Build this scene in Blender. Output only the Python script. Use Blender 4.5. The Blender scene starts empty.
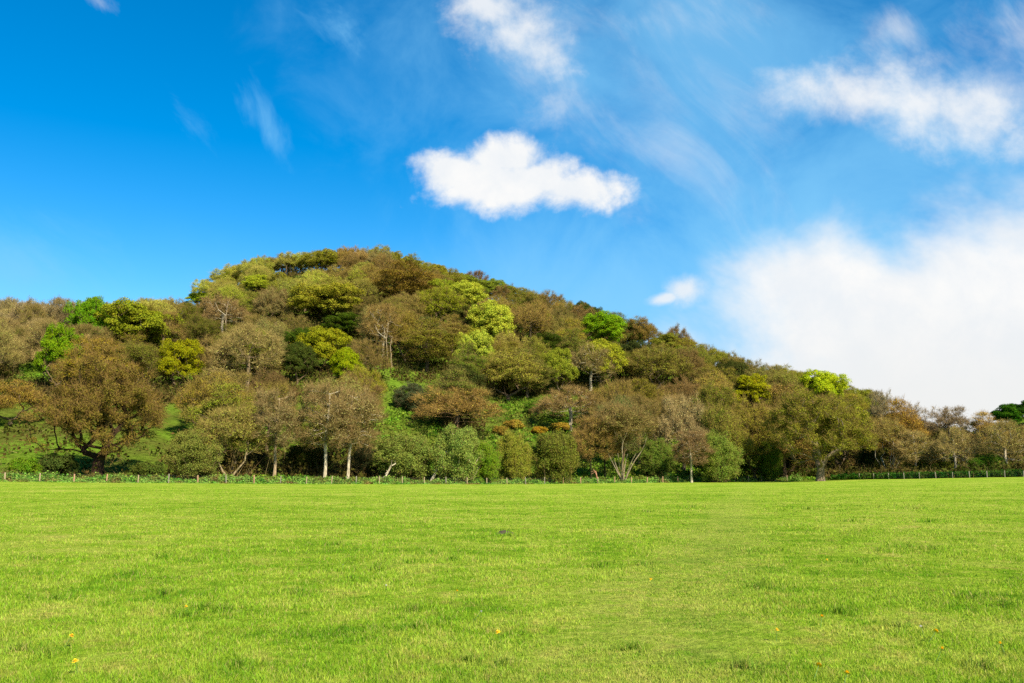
import bpy, math
import numpy as np
from math import radians, pi

rng = np.random.default_rng(7)
SC = bpy.context.scene
COL = SC.collection
W, H, F = 1024, 683, 887.0
PITCH = radians(8.24)
CAMZ = 1.6
CT, ST = math.cos(PITCH), math.sin(PITCH)

# ------------------------------------------------------------------ photo <-> world
def uv(x, y=470.0):
    a = (x-W/2)/F; b = (H/2-y)/F
    d = CT-b*ST
    return a/d, (ST+b*CT)/d
def px_of(X, Y, Z):
    Z = Z-CAMZ
    d = Y*CT+Z*ST
    return W/2+F*X/d, H/2-F*(-Y*ST+Z*CT)/d

def lin(r, g, b, k=1.0):
    f = lambda c: ((c/255+0.055)/1.055)**2.4 if c > 10 else c/255/12.92
    return (f(r)*k, f(g)*k, f(b)*k, 1.0)

# ------------------------------------------------------------------ smooth value noise in numpy
_perm = np.random.default_rng(3).random((64, 64))
def vnoise(x, y, s):
    x = np.asarray(x, float)/s; y = np.asarray(y, float)/s
    xi = np.floor(x).astype(int); yi = np.floor(y).astype(int)
    fx = x-xi; fy = y-yi
    fx = fx*fx*(3-2*fx); fy = fy*fy*(3-2*fy)
    g = lambda i, j: _perm[(xi+i) % 64, (yi+j) % 64]
    return (g(0,0)*(1-fx)+g(1,0)*fx)*(1-fy)+(g(0,1)*(1-fx)+g(1,1)*fx)*fy-0.5

# ------------------------------------------------------------------ terrain
def tab(pts):
    a = np.array(pts, float)
    return a[:, 0], a[:, 1]
# depth of the field's edge (a straight fence line each side of a corner: 1/Y is linear in u)
_eu = np.array([uv(x)[0] for x in (-400, 5, 785, 1024, 1500)])
_ei = np.array([1/97., 1/118., 1/200., 1/165., 1/120.])
def edgeY(u): return 1/np.interp(u, _eu, _ei)
# height of the field's edge
_zx = [(-300,480),(5,481.6),(150,483),(300,484),(520,484.2),(640,483),(780,481.3),(874,479.3),(1024,476.9),(1200,474)]
_zu = np.array([uv(x)[0] for x, y in _zx])
_zz = np.array([CAMZ+edgeY(uv(x, y)[0])*uv(x, y)[1] for x, y in _zx])
# crest: pixel column, row of tree tops, depth, tree height there
_cx = [(-500,330,300,12),(-200,302,300,12),(0,298,300,12),(90,297,305,12),(140,297,315,12),(175,293,335,12),(200,284,375,10),(230,268,400,10),(262,259,410,10),
       (300,252,410,10),(380,250,405,10),(420,257,400,11),(450,266,395,11),(500,280,385,11),(540,292,375,11),(580,301,365,11),
       (620,313,355,12),(660,325,345,12),(700,340,335,12),(740,354,325,12),(780,363,315,12),(820,371,305,12),(850,383,295,12),
       (880,398,285,8),(920,413,280,5),(985,424,280,5),(1008,416,280,2),(1024,413,280,1),(1300,410,280,4)]
_cu = np.array([uv(c[0], c[1])[0] for c in _cx])
_cY = np.array([c[2] for c in _cx], float)
_cz = np.array([CAMZ+c[2]*uv(c[0], c[1])[1]-c[3] for c in _cx])
def smooth(t):
    t = np.clip(t, 0, 1); return t*t*(3-2*t)
def terrain(X, Y):
    X = np.asarray(X, float); Y = np.asarray(Y, float)
    az = np.arctan2(X, Y)
    u = np.tan(np.clip(az, -0.9, 0.9))
    R = np.hypot(X, Y)
    D = R/np.sqrt(1+u*u)                       # equals Y in front of the camera
    e = edgeY(u); c = np.interp(u, _cu, _cY); zc = np.interp(u, _cu, _cz); ze = np.interp(u, _zu, _zz)
    back = smooth((np.abs(az)-0.9)/0.9)
    zc = zc*(1-back)+8*back
    zf = ze*smooth((D-18)/(e-18)) + 0.06*vnoise(X, Y, 5.)*smooth((D-3)/8)
    t = np.clip((D-e)/(c-e), 0, 1)
    g = 0.55*t**1.45+0.45*smooth(t)
    zh = ze+(zc-ze)*g + vnoise(X, Y, 38.)*5.0*smooth(t*4)*smooth((1-t)*4) + vnoise(X, Y, 9.)*1.0*smooth(t*6)
    over = np.maximum(D-c, 0)
    zh = zh-np.minimum(over*0.22, zc*0.75+0.001*over)*smooth(over/60)
    return np.where(D < e, zf, zh)
def ter(x, y): return float(terrain(x, y))

# ------------------------------------------------------------------ mesh helper
def build(name, V, polys, mats, smoothf=False, attrs=None):
    """polys: list of (faces array (M,k), material index)"""
    me = bpy.data.meshes.new(name)
    V = np.asarray(V, np.float32)
    me.vertices.add(len(V)); me.vertices.foreach_set('co', V.ravel())
    polys = [(np.asarray(p, np.int32), m) for p, m in polys if len(p)]
    nl = sum(p.size for p, m in polys); nf = sum(len(p) for p, m in polys)
    me.loops.add(nl); me.polygons.add(nf)
    me.loops.foreach_set('vertex_index', np.concatenate([p.ravel() for p, m in polys]))
    tot = np.concatenate([np.full(len(p), p.shape[1], np.int32) for p, m in polys])
    me.polygons.foreach_set('loop_start', np.concatenate([[0], np.cumsum(tot)[:-1]]).astype(np.int32))
    me.polygons.foreach_set('material_index', np.concatenate([np.full(len(p), m, np.int32) for p, m in polys]))
    if smoothf: me.polygons.foreach_set('use_smooth', np.ones(nf, bool))
    for m in mats: me.materials.append(m)
    for k, v in (attrs or {}).items():
        at = me.attributes.new(k, 'FLOAT', 'POINT'); at.data.foreach_set('value', np.asarray(v, np.float32))
    me.update(calc_edges=True)
    return me
def link(name, data, parent=None, **props):
    o = bpy.data.objects.new(name, data); COL.objects.link(o)
    if parent: o.parent = parent
    for k, v in props.items(): o[k] = v
    return o
def tag(o, label, cat, group=None, kind=None):
    if label: o['label'] = label
    if cat: o['category'] = cat
    if group: o['group'] = group
    if kind: o['kind'] = kind
    return o

def tubes(P0, P1, R0, R1, n=5):
    """frustums from P0 to P1"""
    P0 = np.asarray(P0, float); P1 = np.asarray(P1, float)
    d = P1-P0; L = np.linalg.norm(d, axis=1, keepdims=True); d = d/np.maximum(L, 1e-6)
    ref = np.where(np.abs(d[:, 2:3]) < 0.9, [[0, 0, 1.]], [[1., 0, 0]])
    a = np.cross(d, ref); a /= np.linalg.norm(a, axis=1, keepdims=True); b = np.cross(d, a)
    th = np.arange(n)*2*pi/n
    ring = a[:, None, :]*np.cos(th)[None, :, None]+b[:, None, :]*np.sin(th)[None, :, None]
    A = P0[:, None, :]+ring*np.asarray(R0)[:, None, None]
    B = P1[:, None, :]+ring*np.asarray(R1)[:, None, None]
    V = np.concatenate([A, B], 1).reshape(-1, 3)
    M = len(P0); base = (np.arange(M)*2*n)[:, None]
    k = np.arange(n); k2 = (k+1) % n
    Fq = np.stack([k, k2, k2+n, k+n], 1)
    return V, (base[:, :, None]+Fq[None]).reshape(-1, 4)

def unit(v): return v/np.maximum(np.linalg.norm(v, axis=-1, keepdims=True), 1e-6)
def quads(C, N, size, asp=1.5, r=rng):
    """diamond leaves: centre, normal, size"""
    M = len(C)
    t = unit(np.cross(N, unit(r.normal(size=(M, 3))))); b = np.cross(N, t)
    s = np.asarray(size)[:, None]*0.5
    V = np.stack([C-t*s*asp, C-b*s+N*s*0.25, C+t*s*asp, C+b*s+N*s*0.25], 1).reshape(-1, 3)
    return V, np.arange(M*4).reshape(M, 4)
def twigtris(C, D, L, w, r=rng):
    M = len(C)
    s = unit(np.cross(D, unit(r.normal(size=(M, 3)))))*(np.asarray(w)[:, None]*0.5)
    V = np.stack([C-s, C+s, C+D*np.asarray(L)[:, None]], 1).reshape(-1, 3)
    return V, np.arange(M*3).reshape(M, 3)

# ------------------------------------------------------------------ materials
def newmat(name):
    m = bpy.data.materials.new(name); m.use_nodes = True
    nt = m.node_tree; nt.nodes.clear()
    return m, nt
def N(nt, t, **kw):
    n = nt.nodes.new(t)
    for k, v in kw.items():
        if k.startswith('i_'): n.inputs[k[2:].replace('_', ' ')].default_value = v
        else: setattr(n, k, v)
    return n
def L(nt, a, b): nt.links.new(a, b)
def math_(nt, op, a, b=None, c=None, clamp=False):
    n = nt.nodes.new('ShaderNodeMath'); n.operation = op; n.use_clamp = clamp
    for i, v in enumerate((a, b, c)):
        if v is None: continue
        if isinstance(v, (int, float)): n.inputs[i].default_value = v
        else: L(nt, v, n.inputs[i])
    return n.outputs[0]
def mixc(nt, fac, a, b, blend='MIX'):
    n = nt.nodes.new('ShaderNodeMix'); n.data_type = 'RGBA'; n.blend_type = blend
    for s, v in ((n.inputs[0], fac), (n.inputs[6], a), (n.inputs[7], b)):
        if isinstance(v, (int, float, tuple)): s.default_value = v
        else: L(nt, v, s)
    return n.outputs[2]
def noise(nt, vec, scale, detail=3, rough=0.55, dist=0.0):
    n = nt.nodes.new('ShaderNodeTexNoise'); n.inputs['Scale'].default_value = scale
    n.inputs['Detail'].default_value = detail; n.inputs['Roughness'].default_value = rough
    n.inputs['Distortion'].default_value = dist
    if vec is not None: L(nt, vec, n.inputs['Vector'])
    return n.outputs['Fac']
def sstep(nt, v, lo, hi):
    n = nt.nodes.new('ShaderNodeMapRange'); n.interpolation_type = 'SMOOTHSTEP'
    n.inputs[1].default_value = lo; n.inputs[2].default_value = hi
    L(nt, v, n.inputs[0]); return n.outputs[0]
def finish_leaf(nt, col, transl=0.3, tmul=1.3):
    out = N(nt, 'ShaderNodeOutputMaterial')
    d = N(nt, 'ShaderNodeBsdfDiffuse'); t = N(nt, 'ShaderNodeBsdfTranslucent'); mx = N(nt, 'ShaderNodeMixShader')
    mx.inputs[0].default_value = transl
    L(nt, col, d.inputs[0])
    c2 = mixc(nt, 1.0, col, (tmul, tmul*1.05, 0.6, 1), 'MULTIPLY'); L(nt, c2, t.inputs[0])
    L(nt, d.outputs[0], mx.inputs[1]); L(nt, t.outputs[0], mx.inputs[2]); L(nt, mx.outputs[0], out.inputs[0])

def mat_foliage():
    """colour from the object's own colour, varied leaf by leaf and bough by bough"""
    m, nt = newmat('foliage')
    oi = N(nt, 'ShaderNodeObjectInfo'); geo = N(nt, 'ShaderNodeNewGeometry'); tc = N(nt, 'ShaderNodeTexCoord')
    ri = geo.outputs['Random Per Island']
    nz = noise(nt, tc.outputs['Object'], 0.55, 2)
    hs = N(nt, 'ShaderNodeHueSaturation')
    L(nt, math_(nt, 'ADD', math_(nt, 'MULTIPLY', math_(nt, 'SUBTRACT', nz, 0.5), 0.10),
                math_(nt, 'MULTIPLY_ADD', ri, 0.035, 0.4825)), hs.inputs['Hue'])
    L(nt, math_(nt, 'MULTIPLY_ADD', math_(nt, 'FRACT', math_(nt, 'MULTIPLY', ri, 17.3)), 0.55, 0.78), hs.inputs['Value'])
    hs.inputs['Saturation'].default_value = 1.0
    L(nt, oi.outputs['Color'], hs.inputs['Color'])
    finish_leaf(nt, hs.outputs[0], 0.14)
    return m
def mat_twig():
    m, nt = newmat('twig')
    oi = N(nt, 'ShaderNodeObjectInfo'); geo = N(nt, 'ShaderNodeNewGeometry')
    ri = geo.outputs['Random Per Island']
    c = mixc(nt, 0.5, oi.outputs['Color'], lin(158, 120, 78, 0.85))
    hs = N(nt, 'ShaderNodeHueSaturation'); L(nt, c, hs.inputs['Color'])
    L(nt, math_(nt, 'MULTIPLY_ADD', ri, 0.7, 0.6), hs.inputs['Value'])
    out = N(nt, 'ShaderNodeOutputMaterial'); d = N(nt, 'ShaderNodeBsdfDiffuse')
    L(nt, hs.outputs[0], d.inputs[0]); L(nt, d.outputs[0], out.inputs[0])
    return m
def mat_bark():
    m, nt = newmat('bark')
    oi = N(nt, 'ShaderNodeObjectInfo'); tc = N(nt, 'ShaderNodeTexCoord')
    mp = N(nt, 'ShaderNodeMapping'); mp.inputs['Scale'].default_value = (3, 3, 0.7)
    L(nt, tc.outputs['Object'], mp.inputs['Vector'])
    nz = noise(nt, mp.outputs[0], 2.0, 5, 0.7)
    c = mixc(nt, sstep(nt, nz, 0.35, 0.65), (0.45, 0.42, 0.36, 1), (1.25, 1.25, 1.2, 1))
    c = mixc(nt, 1.0, oi.outputs['Color'], c, 'MULTIPLY')
    # moss and lichen in patches
    c = mixc(nt, math_(nt, 'MULTIPLY', sstep(nt, noise(nt, tc.outputs['Object'], 0.8, 4), 0.52, 0.66), 0.55), c, lin(88, 92, 40, 0.7))
    out = N(nt, 'ShaderNodeOutputMaterial'); d = N(nt, 'ShaderNodeBsdfDiffuse'); d.inputs['Roughness'].default_value = 0.6
    bp = N(nt, 'ShaderNodeBump'); bp.inputs['Strength'].default_value = 0.8; bp.inputs['Distance'].default_value = 0.05
    L(nt, nz, bp.inputs['Height']); L(nt, bp.outputs[0], d.inputs['Normal'])
    L(nt, c, d.inputs[0]); L(nt, d.outputs[0], out.inputs[0])
    return m
FOL, TWIG, BARK = mat_foliage(), mat_twig(), mat_bark()

def grass_colour(nt, pos):
    """meadow colour as a function of place: lush and dry patches, a worn trail"""
    n1 = noise(nt, pos, 0.12, 4, 0.6); n2 = noise(nt, pos, 0.8, 4, 0.65); n3 = noise(nt, pos, 3.4, 4, 0.65)
    s = math_(nt, 'ADD', math_(nt, 'MULTIPLY', n1, 0.32), math_(nt, 'ADD', math_(nt, 'MULTIPLY', n2, 0.40), math_(nt, 'MULTIPLY', n3, 0.28)))
    r = N(nt, 'ShaderNodeValToRGB'); L(nt, s, r.inputs[0])
    e = r.color_ramp.elements
    e[0].position = 0.32; e[0].color = lin(96, 136, 32, GK)
    e[1].position = 0.68; e[1].color = lin(198, 186, 96, GK)
    for p, c in ((0.42, (116, 155, 34)), (0.49, (148, 177, 48)), (0.56, (172, 187, 70))):
        q = e.new(p); q.color = lin(*c, GK)
    dry = mixc(nt, math_(nt, 'MULTIPLY', sstep(nt, noise(nt, pos, 1.7, 5, 0.7, 0.4), .52, .70), .42), r.outputs[0], lin(178, 152, 84, GK))
    sx = N(nt, 'ShaderNodeSeparateXYZ'); L(nt, pos, sx.inputs[0])
    off = math_(nt, 'ABSOLUTE', math_(nt, 'ADD', math_(nt, 'MULTIPLY_ADD', sx.outputs[1], -0.268, 1.0),
              math_(nt, 'MULTIPLY_ADD', n1, 3.0, math_(nt, 'ADD', sx.outputs[0], -1.5))))
    tm = math_(nt, 'MULTIPLY', math_(nt, 'SUBTRACT', 1.0, sstep(nt, off, 0.25, 1.7)), sstep(nt, n3, 0.25, 0.6))
    tm = math_(nt, 'MULTIPLY', tm, math_(nt, 'SUBTRACT', 1.0, math_(nt, 'MULTIPLY', sstep(nt, sx.outputs[1], 20, 80), .75)))
    return mixc(nt, math_(nt, 'MULTIPLY', tm, 0.48), dry, lin(176, 178, 84, GK))
GK = 0.80
def mat_field():
    m, nt = newmat('meadow_turf')
    geo = N(nt, 'ShaderNodeNewGeometry'); pos = geo.outputs['Position']
    c = grass_colour(nt, pos)
    fine = noise(nt, pos, 9.0, 6, 0.75)
    c = mixc(nt, 1.0, c, mixc(nt, sstep(nt, fine, 0.3, 0.7), (0.62, 0.66, 0.55, 1), (1.28, 1.22, 1.3, 1)), 'MULTIPLY')
    out = N(nt, 'ShaderNodeOutputMaterial'); d = N(nt, 'ShaderNodeBsdfDiffuse')
    bp = N(nt, 'ShaderNodeBump'); bp.inputs['Strength'].default_value = 1.0; bp.inputs['Distance'].default_value = 0.12
    L(nt, noise(nt, pos, 5.0, 6, 0.8), bp.inputs['Height']); L(nt, bp.outputs[0], d.inputs['Normal'])
    L(nt, c, d.inputs[0]); L(nt, d.outputs[0], out.inputs[0])
    return m
def mat_hill():
    m, nt = newmat('hillside_turf')
    geo = N(nt, 'ShaderNodeNewGeometry'); pos = geo.outputs['Position']
    n1 = noise(nt, pos, 0.05, 5, 0.65); n2 = noise(nt, pos, 0.9, 6, 0.7)
    c = mixc(nt, sstep(nt, n1, 0.40, 0.62), lin(118, 146, 42, 0.7), lin(112, 118, 46, 0.65))
    c = mixc(nt, 1.0, c, mixc(nt, sstep(nt, n2, 0.3, 0.7), (0.55, 0.6, 0.5, 1), (1.25, 1.25, 1.25, 1)), 'MULTIPLY')
    out = N(nt, 'ShaderNodeOutputMaterial'); d = N(nt, 'ShaderNodeBsdfDiffuse')
    bp = N(nt, 'ShaderNodeBump'); bp.inputs['Strength'].default_value = 1.0; bp.inputs['Distance'].default_value = 0.8
    L(nt, n2, bp.inputs['Height']); L(nt, bp.outputs[0], d.inputs['Normal'])
    L(nt, c, d.inputs[0]); L(nt, d.outputs[0], out.inputs[0])
    return m
def mat_blades():
    m, nt = newmat('grass_blades')
    geo = N(nt, 'ShaderNodeNewGeometry'); pos = geo.outputs['Position']
    at = N(nt, 'ShaderNodeAttribute', attribute_name='tint'); dk = N(nt, 'ShaderNodeAttribute', attribute_name='lush')
    c = grass_colour(nt, pos)
    c = mixc(nt, dk.outputs['Fac'], c, lin(70, 120, 30, GK))
    hs = N(nt, 'ShaderNodeHueSaturation'); L(nt, c, hs.inputs['Color'])
    L(nt, math_(nt, 'MULTIPLY_ADD', at.outputs['Fac'], 0.045, 0.478), hs.inputs['Hue'])
    L(nt, math_(nt, 'MULTIPLY_ADD', math_(nt, 'FRACT', math_(nt, 'MULTIPLY', at.outputs['Fac'], 7.7)), 0.7, 0.72), hs.inputs['Value'])
    straw = math_(nt, 'GREATER_THAN', math_(nt, 'FRACT', math_(nt, 'MULTIPLY', at.outputs['Fac'], 31.7)), 0.88)
    c = mixc(nt, math_(nt, 'MULTIPLY', straw, 0.6), hs.outputs[0], lin(206, 178, 116, GK))
    finish_leaf(nt, c, 0.35, 1.2)
    return m
def mat_patchy(name, cols, scale, transl=0.2):
    """leafy ground cover whose colour changes from patch to patch"""
    m, nt = newmat(name)
    geo = N(nt, 'ShaderNodeNewGeometry'); pos = geo.outputs['Position']; ri = geo.outputs['Random Per Island']
    r = N(nt, 'ShaderNodeValToRGB'); L(nt, noise(nt, pos, scale, 4, 0.6), r.inputs[0])
    e = r.color_ramp.elements
    n = len(cols)
    for i, c in enumerate(cols):
        p = 0.34+0.32*i/(n-1)
        if i == 0: q = e[0]; q.position = p
        elif i == n-1: q = e[-1]; q.position = p
        else: q = e.new(p)
        q.color = c
    hs = N(nt, 'ShaderNodeHueSaturation'); L(nt, r.outputs[0], hs.inputs['Color'])
    L(nt, math_(nt, 'MULTIPLY_ADD', ri, 0.05, 0.475), hs.inputs['Hue'])
    L(nt, math_(nt, 'MULTIPLY_ADD', math_(nt, 'FRACT', math_(nt, 'MULTIPLY', ri, 17.3)), 0.9, 0.6), hs.inputs['Value'])
    finish_leaf(nt, hs.outputs[0], transl)
    return m
def mat_plain(name, c, rough=0.8, var=0.25, scale=20):
    m, nt = newmat(name)
    tc = N(nt, 'ShaderNodeTexCoord'); p = N(nt, 'ShaderNodeBsdfPrincipled'); out = N(nt, 'ShaderNodeOutputMaterial')
    nz = noise(nt, tc.outputs['Object'], scale, 4)
    cc = mixc(nt, nz, tuple(v*(1-var) for v in c[:3])+(1,), tuple(min(1, v*(1+var)) for v in c[:3])+(1,))
    L(nt, cc, p.inputs['Base Color']); p.inputs['Roughness'].default_value = rough
    L(nt, p.outputs[0], out.inputs[0])
    return m

# ------------------------------------------------------------------ ground sheets
def ground():
    az = np.concatenate([np.linspace(-0.75, 0.75, 420), np.linspace(0.75, 2*pi-0.75, 90)[1:-1]])
    u = np.tan(np.clip(np.where(az > pi, az-2*pi, az), -0.9, 0.9))
    e = edgeY(u)*np.sqrt(1+u*u)
    c = np.interp(u, _cu, _cY)*np.sqrt(1+u*u)
    na = len(az)
    def sheet(name, Rs, mat, centre=False, label=None):
        nr = len(Rs)
        X = Rs*np.sin(az)[None]; Y = Rs*np.cos(az)[None]; Z = terrain(X, Y)
        V = np.stack([X, Y, Z], -1).reshape(-1, 3)
        i = np.arange(nr-1)[:, None]; j = np.arange(na)[None]; j2 = (j+1) % na
        q = np.stack([i*na+j, (i+1)*na+j, (i+1)*na+j2, i*na+j2], -1).reshape(-1, 4)[:, ::-1]
        polys = [(q, 0)]
        if centre:
            V = np.concatenate([V, [[0, 0, ter(0, 0.01)]]])
            k = np.arange(na); polys.append((np.stack([np.full(na, nr*na), (k+1) % na, k], 1), 0))
        me = build(name, V, polys, [mat], True)
        link(name, me, kind='structure')
    s = np.concatenate([np.geomspace(0.006, 1, 170)])
    # stop a hair short so that the two sheets meet at the field's edge exactly
    sheet('field', e[None]*s[:, None]*0.99999, mat_field(), True)
    t = np.linspace(0, 1, 130)
    Rh = e[None]+(c-e)[None]*t[:, None]
    Ro = c[None]+(np.geomspace(4, 2600, 45))[:, None]
    sheet('hillside', np.concatenate([Rh, Ro])*0.99999, mat_hill())

# ------------------------------------------------------------------ tree prototypes
def grow(seed, Ht, R, cb, ncl, nlobe, trunk_r, clump=1.2, leaves=50, leaf=0.3, twigs=14, twl=1.1, stems=1, flat=0.95,
         sub=0, lean=0.0, spread=1.0, dome=0.5, droop=0.0, leaf_bias=0.75, tw=0.045, low=1.35, leader=0.0, irr=1.0):
    """trunk + limbs reaching for clumps set on the lobes of the crown.  Returns (trunk mesh, crown mesh)."""
    r = np.random.default_rng(seed)
    ch = Ht-cb
    # lobes
    lob = []
    for i in range(nlobe):
        a = i*2.39996+r.uniform(-.4, .4)
        cz_ = 1-(i+0.5)/nlobe*low; q = math.sqrt(max(0, 1-cz_*cz_))
        rr = R*0.64*q*r.uniform(1-.30*irr, 1+.16*irr)
        zt = cb+ch*(0.40+0.36*cz_*r.uniform(.86, 1.10)+r.uniform(-.07, .06)*irr)
        lr = min(R, ch*0.7)*r.uniform(.28, .50)
        lob.append((rr*math.cos(a)+lean*Ht*0.25, rr*math.sin(a), zt, lr))
    lob = np.array(lob)
    cl = []
    for k in range(ncl):
        l = lob[r.integers(nlobe)] if k >= nlobe else lob[k]
        d = r.normal(size=3); d[2] = d[2]*0.9+0.25; d += np.array([l[0], l[1], 0])/max(R, 1)*0.6; d /= np.linalg.norm(d)
        p = l[:3]+d*np.array([1, 1, flat])*l[3]*r.uniform(.65, 1.0)
        p[2] = min(max(p[2], cb*0.75+0.3), Ht-clump*0.35)
        cl.append(p)
    cl = np.array(cl)
    # skeleton
    P = []; par = []
    starts = []
    for s in range(stems):
        a = 2*pi*s/stems+r.uniform(-.4, .4); sp = 0.0 if stems == 1 else 1.0
        base = np.array([math.cos(a)*trunk_r*1.1*sp, math.sin(a)*trunk_r*1.1*sp, -0.4])
        n = 5; prev = -1
        for i in range(n+1):
            f = i/n; z = -0.4+(cb*0.92+0.4)*f
            off = np.array([math.cos(a), math.sin(a)])*sp*R*0.33*spread*f**1.2
            w = 0.035*cb*np.array([math.sin(3*f+a+seed), math.cos(4*f+seed)])*f
            p = np.array([base[0]+off[0]+w[0]+lean*z*0.6, base[1]+off[1]+w[1], z])
            P.append(p); par.append(prev); prev = len(P)-1
        if leader and s == 0:
            top = cb*0.92+(ch*leader)
            for f in np.linspace(0, 1, 6)[1:]:
                p = P[prev]+np.array([lean*.5+.12*math.sin(5*f+seed), .15*math.cos(4*f+seed), (top-cb*0.92)/5])
                P.append(p); par.append(prev); prev = len(P)-1
        starts.append(prev)
    plen = [0.0]*len(P); nstem = len(P)
    forks = [j for j in range(len(P)) if P[j][2] > cb*0.55]
    order = np.argsort(np.linalg.norm(cl-np.mean([P[s] for s in starts], 0), axis=1))
    tips = []
    for k in order:
        t = cl[k]
        cand = np.array([P[j] for j in forks]); dd = np.linalg.norm(cand-t, axis=1)
        cost = dd+0.28*np.array([plen[j] for j in forks])+np.where(cand[:, 2] > t[2]+0.6, 3.0, 0)
        j = forks[int(np.argmin(cost))]
        a = P[j]; dist = np.linalg.norm(t-a); n = max(1, int(round(dist/1.0)))
        mid = (a+t)/2+np.array([0, 0, -0.10*dist])+r.normal(size=3)*dist*0.09
        if r.random() < 0.5: mid[2] += 0.16*dist
        prev = j
        for i in range(1, n+1):
            f = i/n; p = (1-f)**2*a+2*f*(1-f)*mid+f*f*t+(r.normal(size=3)*0.10 if i < n else 0)
            P.append(p); par.append(prev); plen.append(plen[prev]+np.linalg.norm(p-P[prev])); prev = len(P)-1; forks.append(prev)
        tips.append(prev)
    P = np.array(P); par = np.array(par)
    cnt = np.zeros(len(P))
    for t in tips: cnt[t] += 1
    for i in range(len(P)-1, -1, -1):
        if cnt[i] == 0: cnt[i] = 0.5
        if par[i] >= 0: cnt[par[i]] += cnt[i]
    rad = cnt**0.5
    mx = max(rad[0], max(rad[i] for i in range(len(P)) if par[i] < 0))
    rad = trunk_r*(rad/mx)
    if stems > 1:
        zz = P[:nstem, 2]/max(cb, 1)
        rad[:nstem] = trunk_r*(1-0.35*np.clip(zz, 0, 1)); rad[nstem:] = np.minimum(rad[nstem:], trunk_r*.6)
    rad = np.maximum(rad, 0.04)
    flare = np.exp(-np.maximum(P[:, 2]+0.4, 0)/0.9)
    rad = rad*(1+0.7*flare*(cnt > mx*mx*0.3))
    k = np.where(par >= 0)[0]
    TV, TF = tubes(P[par[k]], P[k]+unit(P[k]-P[par[k]])*rad[k][:, None]*0.3, np.minimum(rad[par[k]], rad[k]*1.5), rad[k], 6)
    tme = build('trunk', TV, [(TF, 0)], [BARK], True)
    # crown
    cen = np.array([lean*Ht*0.25, 0, cb+ch*0.25])
    V = []; polys = []; nv = 0
    def add(v, f, m):
        nonlocal nv
        V.append(v); polys.append((f+nv, m)); nv += len(v)
    # twigs spray outwards from each clump
    M = ncl*twigs
    ci = np.repeat(np.arange(ncl), twigs)
    od = unit(cl[ci]-cen)
    D = unit(od*1.1+r.normal(size=(M, 3))*0.7+np.array([0, 0, 0.45-droop]))
    C = cl[ci]+r.normal(size=(M, 3))*clump*0.22
    Lt = twl*r.uniform(.5, 1.3, M)
    if sub:
        v, f = tubes(C, C+D*Lt[:, None], np.full(M, tw*0.5), np.full(M, tw*0.2), 3); add(v, f, 1)
        f2 = r.uniform(.25, 1.0, (M, sub))
        C2 = (C[:, None]+D[:, None]*(Lt[:, None]*f2)[..., None]).reshape(-1, 3)
        D2 = unit(np.repeat(D, sub, 0)*0.7+r.normal(size=(M*sub, 3))*0.6+np.array([0, 0, 0.25-droop]))
        v, f = twigtris(C2, D2, twl*0.55*r.uniform(.5, 1.2, M*sub), np.full(M*sub, tw*0.62), r); add(v, f, 1)
    else:
        v, f = twigtris(C, D, Lt, np.full(M, tw), r); add(v, f, 1)
    if leaves:
        M = ncl*leaves
        ci = np.repeat(np.arange(ncl), leaves)
        cs = np.repeat(r.uniform(.75, 1.3, ncl), leaves)[:, None]
        d = unit(r.normal(size=(M, 3))); d[:, 2] = np.where(d[:, 2] < -0.5, -d[:, 2], d[:, 2])
        q = r.uniform(.25, 1.0, (M, 1))**0.6
        off = d*q*clump*cs*np.array([1.1, 1.1, 0.85])
        C = cl[ci]+off+np.array([0, 0, -droop*0.6])*r.uniform(0, 1, (M, 1))
        Nn = unit(d*leaf_bias+unit(cl[ci]-cen)*0.35*leaf_bias+r.normal(size=(M, 3))*0.55)
        v, f = quads(C, Nn, leaf*r.uniform(.6, 1.35, M), 1.35, r); add(v, f, 0)
    cme = build('crown', np.concatenate(V), polys, [FOL, TWIG])
    return tme, cme, Ht, 2*(np.abs(cl[:, :2]-[lean*Ht*.25, 0]).max(0).mean()+clump*0.5)

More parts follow.
